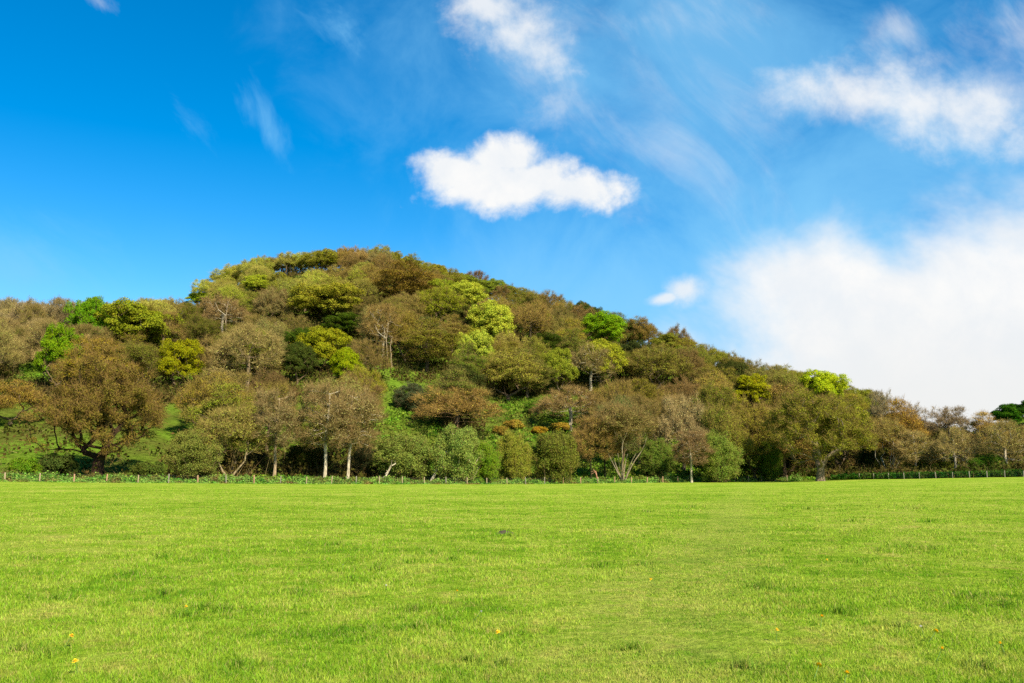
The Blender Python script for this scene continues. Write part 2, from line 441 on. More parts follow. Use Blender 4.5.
PROTO = {
 'oak': [grow(11, 18, 9.5, 3.0, 330, 26, .75, 1.05, 150, .145, 18, 1.3, sub=3, low=1.5, irr=1.5), grow(12, 17, 9, 2.8, 330, 22, .62, 1.05, 150, .145, 18, 1.3, sub=3, low=1.5, irr=1.4)],
 'dense': [grow(21, 17, 7.4, 1.8, 240, 19, .42, 1.2, 190, .205, 8, .9, irr=1.5), grow(22, 18, 6.6, 1.6, 240, 13, .4, 1.25, 190, .205, 8, .9, irr=1.5),
           grow(23, 16, 8.0, 1.6, 240, 15, .42, 1.15, 190, .205, 8, .9, flat=0.7, irr=1.3)],
 'bud': [grow(31, 15, 7.0, 1.8, 230, 19, .30, 1.1, 88, .155, 14, 1.3, sub=3, irr=1.5), grow(32, 17, 6.0, 2.2, 230, 15, .30, 1.1, 88, .155, 14, 1.3, sub=3, irr=1.2, leader=.5),
         grow(33, 15, 7.2, 1.8, 220, 11, .32, 1.25, 96, .155, 14, 1.2, sub=3, irr=1.7), grow(34, 14, 6.8, 1.6, 240, 24, .30, 1.0, 88, .15, 14, 1.2, sub=3, irr=1.4),
         grow(35, 18, 5.6, 2.5, 220, 17, .30, 1.1, 88, .155, 14, 1.4, sub=3, irr=1.6, leader=.6, low=1.6), grow(36, 15, 6.6, 1.5, 210, 8, .32, 1.35, 100, .155, 16, 1.4, sub=3, irr=1.8, lean=.12)],
 'bare': [grow(41, 15, 6.6, 2.2, 165, 18, .32, .9, 16, .19, 17, 1.5, sub=6, leader=.45, leaf_bias=.3), grow(42, 16, 6.2, 2.4, 160, 14, .32, .9, 14, .19, 17, 1.5, sub=6, leader=.45, leaf_bias=.3),
          grow(43, 14, 7.0, 1.6, 170, 18, .34, .9, 16, .19, 17, 1.4, sub=6, leader=.45, leaf_bias=.3, flat=.7)],
 'alder': [grow(51, 17, 4.6, 4.2, 170, 18, .24, .9, 44, .14, 20, 1.2, sub=3, leader=.75, low=1.75), grow(52, 16, 4.4, 4.0, 165, 16, .22, .9, 44, .14, 20, 1.2, sub=3, lean=.16, leader=.75, low=1.75)],
 'multi': [grow(61, 13, 5.0, 5.2, 210, 15, .10, .9, 50, .14, 18, 1.2, stems=10, sub=3, spread=1.5, low=1.2), grow(62, 12, 4.6, 3.2, 200, 14, .15, .9, 50, .14, 18, 1.2, stems=4, sub=3, spread=1.2)],
 'shrub': [grow(71, 8, 5.0, .3, 300, 22, .12, .95, 170, .13, 24, .9, stems=5, spread=.8, low=1.8, leaf_bias=.4), grow(72, 7.5, 4.6, .3, 290, 18, .12, .95, 170, .13, 24, .9, stems=4, spread=.8, low=1.8, leaf_bias=.4)],
 'pine': [grow(81, 14, 5.0, 2.5, 170, 14, .35, 1.1, 200, .24, 4, .6, flat=.8), grow(82, 13, 4.5, 2.2, 160, 12, .32, 1.1, 200, .24, 4, .6, flat=.8)],
 'low': [grow(91, 4, 3.4, .1, 180, 13, .10, .7, 90, .2, 10, .7, stems=3, low=1.8), grow(92, 3.6, 3.0, .1, 160, 11, .10, .7, 90, .2, 10, .7, stems=3, low=1.8)],
}
NAMES = {'oak': 'oak_tree', 'dense': 'leafy_tree', 'bud': 'budding_tree', 'bare': 'bare_tree', 'alder': 'slender_tree', 'multi': 'multi_stemmed_tree',
         'shrub': 'large_shrub', 'pine': 'pine_tree', 'low': 'shrub'}
def mute(c):
    r, g, b = c
    if r > g:                       # browns: less red, less saturated
        g2 = g+(r-g)*0.27; r2 = r*0.94; b2 = b*.88
    else:                           # greens: less neon
        r2 = r*.95+(g-r)*0.12; g2 = g*0.90; b2 = b*(.6 if g > 1.3*r else .95)
    return (r2, g2, b2)
TREES = []     # dicts of everything planted
def plant(kind, x, ytop, wpx, Y=None, Hm=None, col=(120, 110, 40), bark=(120, 105, 85), var=None, label=None, k=1.1, rot=None, group=None, hero=True, Yoff=0.0):
    u, v = uv(x, ytop)
    if Y is None:
        Ys = np.arange(edgeY(u)+6, np.interp(u, _cu, _cY)+4, 1.0)
        zz = terrain(u*Ys, Ys)+Hm
        hit = np.where((zz-CAMZ)/Ys >= v)[0]
        Y = float(Ys[hit[0]]) if len(hit) else float(Ys[np.argmax((zz-CAMZ)/Ys)])
    Y += Yoff
    X = u*Y; z0 = ter(X, Y)
    if Hm is None: Hm = CAMZ+v*Y-z0
    D = Y*CT
    wm = wpx/F*D
    vs = PROTO[kind]; vi = int(rng.integers(len(vs))) if var is None else var
    tme, cme, Hp, Wp = vs[vi]
    e = bpy.data.objects.new(NAMES[kind], None); COL.objects.link(e)
    e.empty_display_size = 1.0
    e.location = (X, Y, z0-0.05)
    s = wm/Wp; sz = Hm/Hp
    e.scale = (s, s*rng.uniform(.92, 1.08), sz)
    e.rotation_euler = (0, 0, rng.uniform(0, 2*pi) if rot is None else rot)
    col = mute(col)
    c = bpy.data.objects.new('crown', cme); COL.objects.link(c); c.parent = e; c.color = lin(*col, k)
    t = bpy.data.objects.new('trunk', tme); COL.objects.link(t); t.parent = e; t.color = lin(*bark, .8)
    if label: e['label'] = label
    e['category'] = 'shrub' if kind in ('shrub', 'low') else 'tree'
    if group: e['group'] = group
    TREES.append(dict(o=e, x=x, y=ytop, w=wpx, Y=Y, X=X, H=Hm, hpx=Hm/Y*F, hero=hero, label=label, kind=kind, col=col))
    return e

PINK, GREY, TAN = (140, 104, 74), (140, 124, 98), (158, 134, 84)
BROWN, RUST, OLIVE, OLIVEB = (136, 98, 34), (148, 104, 50), (128, 124, 30), (124, 108, 36)
YG, LIME, GREEN, DARK, TEAL = (140, 142, 36), (164, 180, 50), (104, 144, 34), (64, 80, 26), (72, 88, 50)
WIL = (142, 160, 56)
PALE = (210, 195, 165)
HERO = [
 # kind, x, ytop, wpx, kwargs, colour, bark, label
 ('oak', 106, 350, 136, dict(Y=133, var=0, rot=2.2, k=.85), (122, 90, 44), (74, 56, 44), 'huge spreading brown oak with dark thick trunk behind the left end of the fence'),
 ('bud', 98, 337, 78, dict(Hm=17), (138, 104, 34), None, 'domed brown tree whose top rises just behind the huge left oak'),
 ('bud', 14, 378, 80, dict(Hm=9), RUST, None, 'low rusty brown tree at the left edge above the small meadow'),
 ('dense', 92, 289, 44, dict(Hm=20), (88, 138, 30), None, 'bright green rounded tree breaking the skyline above the huge left oak'),
 ('dense', 62, 320, 48, dict(Hm=17), (96, 136, 26), None, 'deep green tree below and left of the bright green skyline tree'),
 ('dense', 138, 297, 84, dict(Hm=18, var=2), OLIVE, None, 'broad olive green oak on the left skyline beside the bright green tree'),
 ('dense', 180, 333, 48, dict(Hm=15), (132, 138, 16), None, 'yellow green rounded tree right of the huge brown oak top'),
 ('bud', 200, 312, 44, dict(Hm=14), (92, 88, 30), None, 'dark olive tree at the foot of the hill crest slope, left of the pale snag'),
 ('bare', 224, 293, 56, dict(Hm=15), PINK, PALE, 'mauve bare tree with pale forked trunk on the left shoulder of the hill'),
 ('bare', 250, 322, 78, dict(Hm=19, var=1), TAN, (150, 130, 100), 'large tan bare tree with drooping fine twigs left of the dark ivy clump'),
 ('bud', 277, 287, 42, dict(Hm=14), (130, 104, 70), None, 'mauve brown tree left of the broad yellow green oak'),
 ('dense', 326, 281, 80, dict(Hm=15, var=2), YG, (60, 48, 34), 'broad yellow green domed oak high on the hill left of centre'),
 ('dense', 322, 322, 58, dict(Hm=15, var=2), (140, 128, 26), (56, 46, 34), 'tiered ochre green oak directly below the broad yellow green oak'),
 ('dense', 347, 342, 34, dict(Hm=13), (128, 150, 16), None, 'small bright yellow green tree right of the tiered ochre oak'),
 ('dense', 299, 336, 36, dict(Hm=13), DARK, None, 'dark evergreen ivy clad tree left of the tiered ochre oak'),
 ('dense', 344, 312, 50, dict(Hm=9), (62, 88, 26), None, 'dark green holly below the right side of the yellow green oak'),
 ('bud', 402, 262, 88, dict(Hm=18), (134, 96, 40), (60, 46, 38), 'large orange brown domed tree near the middle of the hilltop'),
 ('bare', 384, 302, 50, dict(Hm=17), (150, 112, 62), PALE, 'mauve brown tree with pale upright trunk below the orange brown dome'),
 ('bud', 441, 284, 62, dict(Hm=17), (132, 128, 28), None, 'olive tree between the orange brown dome and the lime trees'),
 ('bud', 428, 318, 66, dict(Hm=16), OLIVEB, None, 'olive brown spreading tree below left of the lime trees'),
 ('dense', 466, 276, 44, dict(Hm=16), LIME, None, 'upper left tree of the bright lime green cluster'),
 ('dense', 492, 289, 50, dict(Hm=21, Yoff=-4), LIME, None, 'right tree of the bright lime green cluster, with the tallest flank'),
 ('dense', 474, 312, 46, dict(Hm=17, Yoff=-14), (156, 176, 52), None, 'lowest tree of the bright lime green cluster'),
 ('bare', 477, 267, 30, dict(Hm=13), (110, 70, 44), None, 'dark brown round bare tree on the skyline above the lime cluster'),
 ('bare', 531, 300, 50, dict(Hm=17), (150, 114, 56), None, 'brown tree with dark exposed branches right of the lime cluster'),
 ('dense', 604, 306, 46, dict(Hm=17), (112, 158, 32), None, 'bright green tree on the right slope above the yellow green one'),
 ('dense', 600, 327, 46, dict(Hm=17, Yoff=-6), (148, 158, 36), None, 'yellow green tree tucked below the bright green tree on the right slope'),
 ('bud', 508, 350, 72, dict(Hm=15), (146, 128, 52), None, 'tan olive dome above the right end of the bracken clearing'),
 ('bare', 456, 384, 92, dict(Hm=12, var=2), (164, 116, 62), (150, 120, 90), 'wide reddish tan bare tree at the centre of the hill foot'),
 ('bare', 570, 384, 84, dict(Hm=12, var=2), (152, 112, 76), PALE, 'low wide bare tree with tangled pale limbs above the gorse'),
 ('shrub', 412, 384, 40, dict(Hm=7), TEAL, None, 'dark blue green bush at the top of the bracken clearing'),
 ('shrub', 533, 401, 20, dict(Hm=4), (70, 120, 36), None, 'small vivid green evergreen bush above the gorse'),
 ('bud', 640, 316, 34, dict(Hm=14), (128, 92, 46), None, 'brown skyline tree right of the bright green slope tree'),
 ('bare', 678, 322, 34, dict(Hm=15), (104, 80, 52), None, 'dark twiggy tree standing up on the right skyline'),
 ('bud', 655, 345, 60, dict(Hm=15), (124, 110, 44), None, 'olive brown dome below the dark twiggy skyline tree'),
 ('bare', 590, 345, 56, dict(Hm=14), (150, 128, 84), PALE, 'greyish bare tree below the yellow green slope tree'),
 ('dense', 752, 372, 46, dict(Hm=14), (146, 152, 20), None, 'yellow green dome behind the bushy trees left of the right oak'),
 ('dense', 824, 365, 50, dict(Hm=16), (158, 182, 26), None, 'lime green dome rising above the big right oak'),
 ('bud', 782, 366, 44, dict(Hm=15), (132, 120, 52), None, 'olive brown tree between the two green domes at the right end of the ridge'),
 ('bud', 780, 384, 84, dict(Y=205), (134, 96, 52), None, 'mauve brown dome crowding the left side of the big right oak'),
 ('oak', 816, 386, 112, dict(Y=180, var=1, rot=.6), (116, 104, 36), (150, 132, 108), 'big right oak with pale broad trunk standing out in the field edge'),
 ('bud', 752, 398, 60, dict(Y=198), (128, 106, 40), (120, 104, 70), 'brown tree with crooked trunk left of the big right oak'),
 ('bud', 722, 400, 54, dict(Y=188), (122, 128, 40), None, 'olive tree right of the mauve bare tree behind the fence'),
 ('shrub', 718, 432, 46, dict(Y=183), (110, 136, 46), None, 'bright green shrub just behind the fence right of the slim pale trunk'),
 ('shrub', 768, 440, 30, dict(Y=196), (84, 116, 36), None, 'dark green shrub under the crooked brown tree'),
 ('bare', 682, 390, 58, dict(Y=200), (168, 138, 104), GREY, 'pinkish grey bare tree behind the slim pale trunk'),
 ('alder', 690, 424, 42, dict(Y=180, var=0), (128, 92, 70), PALE, 'mauve twiggy tree with slim pale trunk just behind the fence'),
 ('multi', 622, 404, 72, dict(Y=178, var=0), (128, 104, 64), (165, 150, 120), 'brown tree with a fan of many pale stems behind the fence'),
 ('alder', 590, 408, 46, dict(Y=176, var=0), (136, 98, 52), (60, 64, 38), 'slender brown tree with dark ivy trunk left of the fan of pale stems'),
 ('alder', 604, 402, 44, dict(Y=182, var=0), (128, 92, 48), (52, 56, 34), 'slender brown tree with thicker dark trunk beside the fan of pale stems'),
 ('shrub', 554, 429, 50, dict(Y=168), (100, 112, 36), None, 'dark olive round bush behind the fence, right of centre'),
 ('shrub', 514, 432, 42, dict(Y=165), (128, 120, 44), None, 'brownish olive bush between the two rounder bushes by the fence'),
 ('shrub', 486, 442, 34, dict(Y=160), (98, 138, 44), None, 'fresh green bush right of the round willow'),
 ('shrub', 458, 423, 54, dict(Y=158), (114, 140, 54), PALE, 'round pale green willow bush over a leaning dead trunk'),
 ('shrub', 406, 432, 66, dict(Y=158), (112, 132, 50), None, 'wide feathery yellow green willow left of the round willow'),
 ('alder', 350, 374, 60, dict(Y=152, var=1, rot=.2), (134, 108, 74), PALE, 'pinkish brown tree with pale trunk leaning right behind the fence'),
 ('alder', 328, 371, 66, dict(Y=148, var=0), (130, 104, 72), PALE, 'pinkish brown tree with the stoutest pale trunk behind the fence'),
 ('alder', 278, 378, 62, dict(Y=147, var=0, rot=2), (130, 108, 76), (190, 165, 130), 'pinkish brown tree with single pale trunk left of the stout one'),
 ('multi', 232, 406, 66, dict(Y=145, var=1), (140, 126, 60), (170, 150, 115), 'olive grey tree with several thin pale stems behind the fence'),
 ('shrub', 193, 430, 58, dict(Y=140), (112, 126, 48), None, 'yellow green willow bush at the right end of the small meadow'),
 ('multi', 886, 418, 52, dict(Y=198, var=0), (146, 118, 62), PALE, 'tan tree with a fan of pale stems right of the big right oak'),
 ('bud', 898, 398, 50, dict(Y=212), (156, 102, 46), None, 'orange brown tree right of the big right oak'),
 ('bare', 880, 388, 32, dict(Y=240), GREY, GREY, 'grey bare tree poking above the skyline right of the big right oak'),
 ('bare', 908, 401, 34, dict(Y=245), (148, 116, 92), GREY, 'pinkish bare tree on the skyline above the orange brown one'),
 ('alder', 913, 424, 42, dict(Y=192, var=0), (160, 128, 82), PALE, 'tan twiggy tree with short pale trunk behind the right hedge'),
 ('bare', 946, 404, 50, dict(Y=240), (144, 116, 100), GREY, 'grey mauve bare tree rounding above the skyline at right'),
 ('bare', 952, 424, 48, dict(Y=188), (160, 134, 84), PALE, 'tan bare tree with pale forked limbs behind the right hedge'),
 ('bud', 984, 411, 44, dict(Y=222), (164, 116, 68), None, 'salmon brown tree between the tan bare tree and the pines'),
 ('bare', 1003, 418, 54, dict(Y=184), (152, 132, 74), PALE, 'olive tan twiggy tree behind the hedge at the right edge'),
 ('shrub', 930, 444, 50, dict(Y=196), (118, 136, 40), None, 'yellow green shrub behind the right hedge between the tan trees'),
 ('shrub', 985, 452, 40, dict(Y=185), (64, 112, 30), None, 'deep green shrub behind the right hedge near the right edge'),
 ('pine', 1006, 402, 27, dict(Y=262), (46, 96, 24), (90, 70, 50), 'dark green pine on the far rise near the right edge'),
 ('pine', 1024, 399, 30, dict(Y=262), (38, 78, 26), (90, 70, 50), 'dark green pine cut by the right edge of the picture'),
 ('low', 515, 420, 20, dict(Hm=2.6), (150, 108, 48), None, 'orange brown gorse bush left of the vivid evergreen bush'),
 ('low', 500, 426, 16, dict(Hm=2.2), (136, 96, 44), None, 'small russet gorse bush at the left end of the gorse row'),
 ('low', 560, 423, 22, dict(Hm=2.4), (158, 112, 46), None, 'low orange gorse bush at the right end of the gorse row'),
 ('low', 538, 426, 16, dict(Hm=2.2), (156, 100, 34), None, 'tiny russet gorse bush in the middle of the gorse row'),
 ('shrub', 306, 443, 44, dict(Y=158), (46, 60, 26), None, 'added dark bush standing for the shade left of the stout pale trunk'),  # added bush; its near-black leaves stand for shade under the crowns
 ('shrub', 366, 446, 34, dict(Y=160), (42, 52, 26), None, 'added blackish bush standing for the shade right of the leaning pale trunk'),  # put in dark, in place of the shade beneath the leaning tree
 ('shrub', 214, 448, 34, dict(Y=152), (54, 66, 26), None, 'added dark bush standing for the shade behind the thin pale stems'),  # added dark mass that stands for the shade behind the stems
 ('shrub', 256, 450, 32, dict(Y=156), (50, 58, 28), None, 'added dark bush standing for the shade left of the single pale trunk'),  # added, coloured as the shade beneath the neighbouring crown
 ('dense', 784, 424, 52, dict(Y=212), (40, 58, 24), None, 'added very dark tree standing for deep shade left of the big right oak trunk'),  # added tree, its dark colour stands for the deep shade by the oak
 ('shrub', 655, 440, 40, dict(Y=190), (96, 124, 40), None, 'mid green shrub between the fan of pale stems and the slim pale trunk'),
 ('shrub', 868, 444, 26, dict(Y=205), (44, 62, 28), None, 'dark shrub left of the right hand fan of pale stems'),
 ('low', 60, 454, 36, dict(Y=131), (66, 84, 30), None, 'low bush coloured dark as the shadow left of the huge oak trunk'),  # oak shadow painted into the leaf colour
 ('low', 150, 462, 34, dict(Y=134), (74, 92, 30), None, 'low bush coloured dark as the shadow right of the huge oak trunk'),  # leaf colour darkened to stand for the oak shadow on this side
 ('low', 26, 458, 30, dict(Y=125), (84, 122, 34), None, 'low green bush behind the first fence posts at the left edge'),
 ('dense', 187, 290, 12, dict(Hm=7), (28, 60, 22), None, 'tiny dark evergreen on the notch at the left end of the hill crest'),
 ('dense', 200, 282, 26, dict(Hm=8), (158, 186, 30), None, 'small lime tree on the left end of the hill crest'),
 ('dense', 232, 263, 24, dict(Hm=9), (164, 186, 32), None, 'small lime tree on the rising left crest line'),
 ('dense', 258, 273, 30, dict(Hm=10), (150, 168, 38), None, 'pale lime tree just under the left crest line'),
 ('bud', 322, 249, 50, dict(Hm=12), (140, 128, 34), None, 'olive topped dome at the left of the summit'),
 ('bud', 285, 253, 40, dict(Hm=11), (134, 112, 54), None, 'brown dome on the skyline just left of the summit'),
 ('dense', 411, 254, 26, dict(Hm=11), (140, 146, 40), None, 'small olive green tree on the skyline right of the summit'),
 ('dense', 505, 280, 28, dict(Hm=11), (112, 146, 24), None, 'small green tree on the skyline right of the lime cluster'),
 ('dense', 612, 306, 20, dict(Hm=11), (70, 128, 24), None, 'small deep green tree on the skyline at the bright green slope tree'),
]
def heroes():
    for kind, x, yt, w, kw, col, bark, label in HERO:
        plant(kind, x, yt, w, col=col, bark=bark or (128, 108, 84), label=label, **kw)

# ------------------------------------------------------------------ filler woodland
def region_colour(x, y):
    q = rng.random()
    if rng.random() < .22 and y > 300: return tuple(np.array((100, 116, 36))+rng.normal(size=3)*6)
    if x < 90 and y < 350:   P = [GREY, TAN, (140, 124, 70), (150, 126, 84)]
    elif x < 120:            P = [(140, 112, 50), (150, 108, 52), (120, 110, 46), RUST]
    elif x < 335 and y < 300: P = [(158, 148, 62), (150, 146, 52), (154, 134, 70), (146, 136, 54), (160, 158, 58)]
    elif x < 430 and y < 292: P = [(150, 132, 56), (142, 126, 48), (146, 112, 54), (148, 116, 74), (150, 140, 50), (134, 98, 54)]
    elif x < 210:            P = [(132, 116, 40), (100, 100, 34), (138, 106, 50)]
    elif x > 860:            P = [TAN, (150, 112, 62), GREY, (140, 116, 52)]
    elif x > 560:            P = [(132, 108, 42), (126, 116, 38), (118, 88, 46), (140, 122, 60), (136, 112, 36), (112, 112, 36)]
    else:                    P = [(130, 116, 40), (138, 106, 52), (144, 124, 64), (118, 116, 34), (112, 92, 46)]
    c = P[int(q*len(P)) % len(P)]
    return tuple(np.clip(np.array(c)*rng.uniform(.88, 1.1)+rng.normal(size=3)*4, 15, 230))
def cname(c):
    r, g, b = c
    if g > r*1.02: return 'olive green'
    if g > r*0.93: return 'olive'
    if b > 0.55*r: return 'grey brown' if g > .82*r else 'mauve brown'
    if g < 0.74*r: return 'rusty brown'
    return 'golden brown' if r > 145 else ('tan brown' if b > 0.4*r else 'brown')
def fillers(target=200):
    pts = []
    x = -12.0
    while x < 862:
        u = uv(x, 300)[0]; Y = float(np.interp(u, _cu, _cY))-rng.uniform(1, 12); X = uv(x, 300)[0]*Y
        z = ter(X, Y); Hm = rng.uniform(9.8, 12.8); wm = rng.uniform(11, 15)
        xx, y0 = px_of(X, Y, z)
        if not (165 < x < 196): pts.append((X, Y, xx, px_of(X, Y, z+Hm)[1], wm/Y*F, Hm))
        x += rng.uniform(13, 19)
    ncrest = len(pts); target += ncrest
    heroes_ = [t for t in TREES]
    tries = 0
    while len(pts) < target and tries < 30000:
        tries += 1
        u = rng.uniform(-0.63, 0.63)
        e = float(edgeY(u)); c = float(np.interp(u, _cu, _cY))
        Y = math.sqrt(rng.uniform((e+14)**2, (c+6)**2)); X = u*Y
        z = ter(X, Y); x0, y0 = px_of(X, Y, z)
        if x0 < -25 or x0 > 1045: continue
        if x0 < 205 and y0 > 392: continue
        if 375 < x0 < 440 and y0 > 395: continue
        if 490 < x0 < 585 and y0 > 400: continue
        if x0 > 985 and Y > 215: continue
        t = (Y-e)/(c-e)
        Hm = rng.uniform(14, 20)*(1-.30*t); wm = rng.uniform(12, 16.5)*(1-.08*t)
        if any((X-p[0])**2+(Y-p[1])**2 < (8.5+3.0*(1-t))**2 for p in pts): continue
        if any((X-p['X'])**2+(Y-p['Y'])**2 < 6.5**2 for p in heroes_): continue
        yt = px_of(X, Y, z+Hm)[1]; wp = wm/Y*F
        bad = x0 > 858 and yt < 413
        for h in heroes_:
            if h['Y'] > Y:    # filler in front of a hero: must leave the top two thirds of it free
                ox = min(x0+wp/2, h['x']+h['w']/2)-max(x0-wp/2, h['x']-h['w']/2)
                hb = h['y']+min(h['hpx']*0.85, h['w']*0.8)
                oy = min(y0, hb)-max(yt, h['y'])
                if ox > 0.30*h['w'] and oy > 0.30*(hb-h['y']): bad = True; break
        if bad: continue
        pts.append((X, Y, x0, yt, wp, Hm))
    for X, Y, x0, yt, wp, Hm in pts:
        col = region_colour(x0, yt)
        q = rng.random()
        if x0 < 90 and yt < 350: kind = 'bare'
        elif x0 > 860: kind = 'bare' if q < .6 else 'bud'
        else: kind = 'bare' if q < .25 else ('dense' if q > .84 else 'bud')
        if kind == 'dense' and q > .89 and yt > 290: col = (rng.uniform(56, 74), rng.uniform(70, 86), 28)
        elif kind == 'dense': col = (rng.uniform(118, 140), rng.uniform(118, 140), 38)
        plant(kind, x0, yt, wp, Y=Y, Hm=Hm, col=col, bark=(138, 118, 92), hero=False)
    print('fillers', len(pts), 'trees', len(TREES))
LM = {}
def filler_labels():
    """each filler tree is described by its own look and by its place among the landmark trees"""
    lm = [(326, 300, 'the broad yellow green oak'), (402, 285, 'the orange brown dome'), (482, 300, 'the lime cluster'),
          (602, 322, 'the bright green slope tree'), (92, 305, 'the green skyline tree'), (103, 400, 'the huge left oak'),
          (138, 315, 'the olive skyline oak'), (250, 345, 'the large tan bare tree'), (456, 400, 'the reddish tan tree'),
          (570, 395, 'the tangled bare tree'), (678, 335, 'the dark twiggy skyline tree'), (752, 385, 'the yellow green right dome'),
          (824, 380, 'the right hand lime dome'), (816, 420, 'the big right oak'), (682, 410, 'the pinkish grey bare tree'),
          (328, 400, 'the stout pale trunk'), (224, 308, 'the pale forked trunk'), (508, 365, 'the tan olive dome'),
          (946, 415, 'the grey mauve skyline tree'), (622, 430, 'the fan of pale stems'), (1007, 410, 'the right edge pines')]
    used = {}
    tex = {'bare': 'twiggy', 'bud': 'budding', 'dense': 'leafy'}
    for t in TREES:
        if t['hero']: continue
        cx, cy = t['x'], t['y']+t['hpx']*0.35
        c = cname(t['col']) if not (t['kind'] == 'dense' and t['col'][0] < 70) else 'dark green'
        size = 'small' if t['w'] < 31 else ('broad' if t['w'] > 48 else 'medium')
        near = sorted(lm, key=lambda l: math.hypot(cx-l[0], (cy-l[1])*1.4))
        def rel(l):
            dx, dy = cx-l[0], cy-l[1]
            far = 'far ' if math.hypot(dx, dy) > 48 else ''
            if abs(dx) > 2*abs(dy): s = 'right of' if dx > 0 else 'left of'
            elif abs(dy) > 2*abs(dx): s = 'below' if dy > 0 else 'above'
            else: s = ('below' if dy > 0 else 'above')+' and '+('right of' if dx > 0 else 'left of')
            return far+s+' '+l[2]
        base = f'{size} {c} {tex[t["kind"]]} tree'
        opts = [f'{base} {rel(near[0])}', f'{base} {rel(near[1])}', f'{base} {rel(near[2])}']
        lab = next((o for o in opts if o not in used), opts[0])
        used.setdefault(lab, []).append(t['o'])
        t['o']['label'] = lab
    for lab, os_ in used.items():
        if len(os_) > 1:
            for o in os_: o['group'] = lab.replace(' tree ', ' trees ', 1)
    print('filler labels', len(used))

# ------------------------------------------------------------------ fences, hedge, ground cover
def fence(x0, y0d, x1, y1d, n, ext, label, wood):
    A = np.array([uv(x0)[0]*y0d, y0d]); B = np.array([uv(x1)[0]*y1d, y1d])
    d = (B-A)/(n-1)
    pts = [A+d*i for i in range(-ext[0], n+ext[1])]
    e = link('wire_fence', None); tag(e, label, 'fence')
    e.location = (A[0], A[1], ter(*A)); off = np.array(e.location)
    tops = []
    dir2 = d/np.linalg.norm(d); nrm = np.array([dir2[1], -dir2[0]])     # towards the field
    if nrm[1] > 0: nrm = -nrm
    for i, p in enumerate(pts):
        p = p+nrm*0.5+rng.normal(size=2)*0.03
        z = ter(*p); h = 1.2+rng.uniform(-.1, .12); w = 0.09+rng.uniform(-.01, .012)
        n8 = 8; th = np.arange(n8)*2*pi/n8+pi/8
        tilt = rng.normal(size=2)*0.035
        rings = []
        for zz, rr in ((-0.4, w), (0.3, w*1.03), (h-0.03, w*.97), (h, w*.8)):
            rings.append(np.stack([np.cos(th)*rr+tilt[0]*zz, np.sin(th)*rr+tilt[1]*zz, np.full(n8, zz)], 1))
        V = np.concatenate(rings)+np.array([p[0], p[1], z])-off
        k = np.arange(n8); k2 = (k+1) % n8
        Fq = np.concatenate([np.stack([k+j*n8, k2+j*n8, k2+(j+1)*n8, k+(j+1)*n8], 1) for j in range(3)])
        me = build('post', V, [(Fq, 0), (np.arange(n8)[None]+3*n8, 0)], [wood[int(rng.integers(len(wood)))]])
        link('post', me, e)
        tops.append((p[0]+nrm[0]*.08, p[1]+nrm[1]*.08, z))
    tops = np.array(tops)
    for hgt in (0.25, 0.5, 0.75, 1.05):
        Q = tops+[0, 0, hgt]-off
        v, f = tubes(Q[:-1], Q[1:], np.full(len(Q)-1, .003), np.full(len(Q)-1, .003), 4)
        link('wire', build('wire', v, [(f, 0)], [WIRE]), e)

def cover(name, centres, hs, ws, n, leaf, mat, label, cat, kind=None, seed=5, twig=0.06, strands=0):
    """leafy mass: a low leaf clump on each centre"""
    r = np.random.default_rng(seed)
    M = len(centres); ci = np.repeat(np.arange(M), n)
    d = unit(r.normal(size=(M*n, 3))); d[:, 2] = np.abs(d[:, 2])
    q = r.uniform(.35, 1, (M*n, 1))**.5
    C = centres[ci]+d*q*np.stack([ws, ws, hs], 1)[ci]
    Nn = unit(d*.8+r.normal(size=(M*n, 3))*.6)
    sz = leaf*r.uniform(.6, 1.4, M*n)
    v, f = quads(C, Nn, sz, 1.5, r)
    V = [v]; P = [(f, 0)]
    if strands:
        cj = np.repeat(np.arange(M), strands); K = len(cj)
        C2 = centres[cj]+r.normal(size=(K, 3))*np.stack([ws, ws, hs*0], 1)[cj]*.5
        D2 = unit(r.normal(size=(K, 3))*.5+[0, 0, 1.])
        v2, f2 = twigtris(C2, D2, hs[cj]*r.uniform(.7, 1.5, K), np.full(K, twig), r)
        V.append(v2); P.append((f2+len(v), 1))
    me = build(name, np.concatenate(V), P, [mat, STRAND])
    o = link(name, me)
    tag(o, label, cat, kind=kind)
    return o

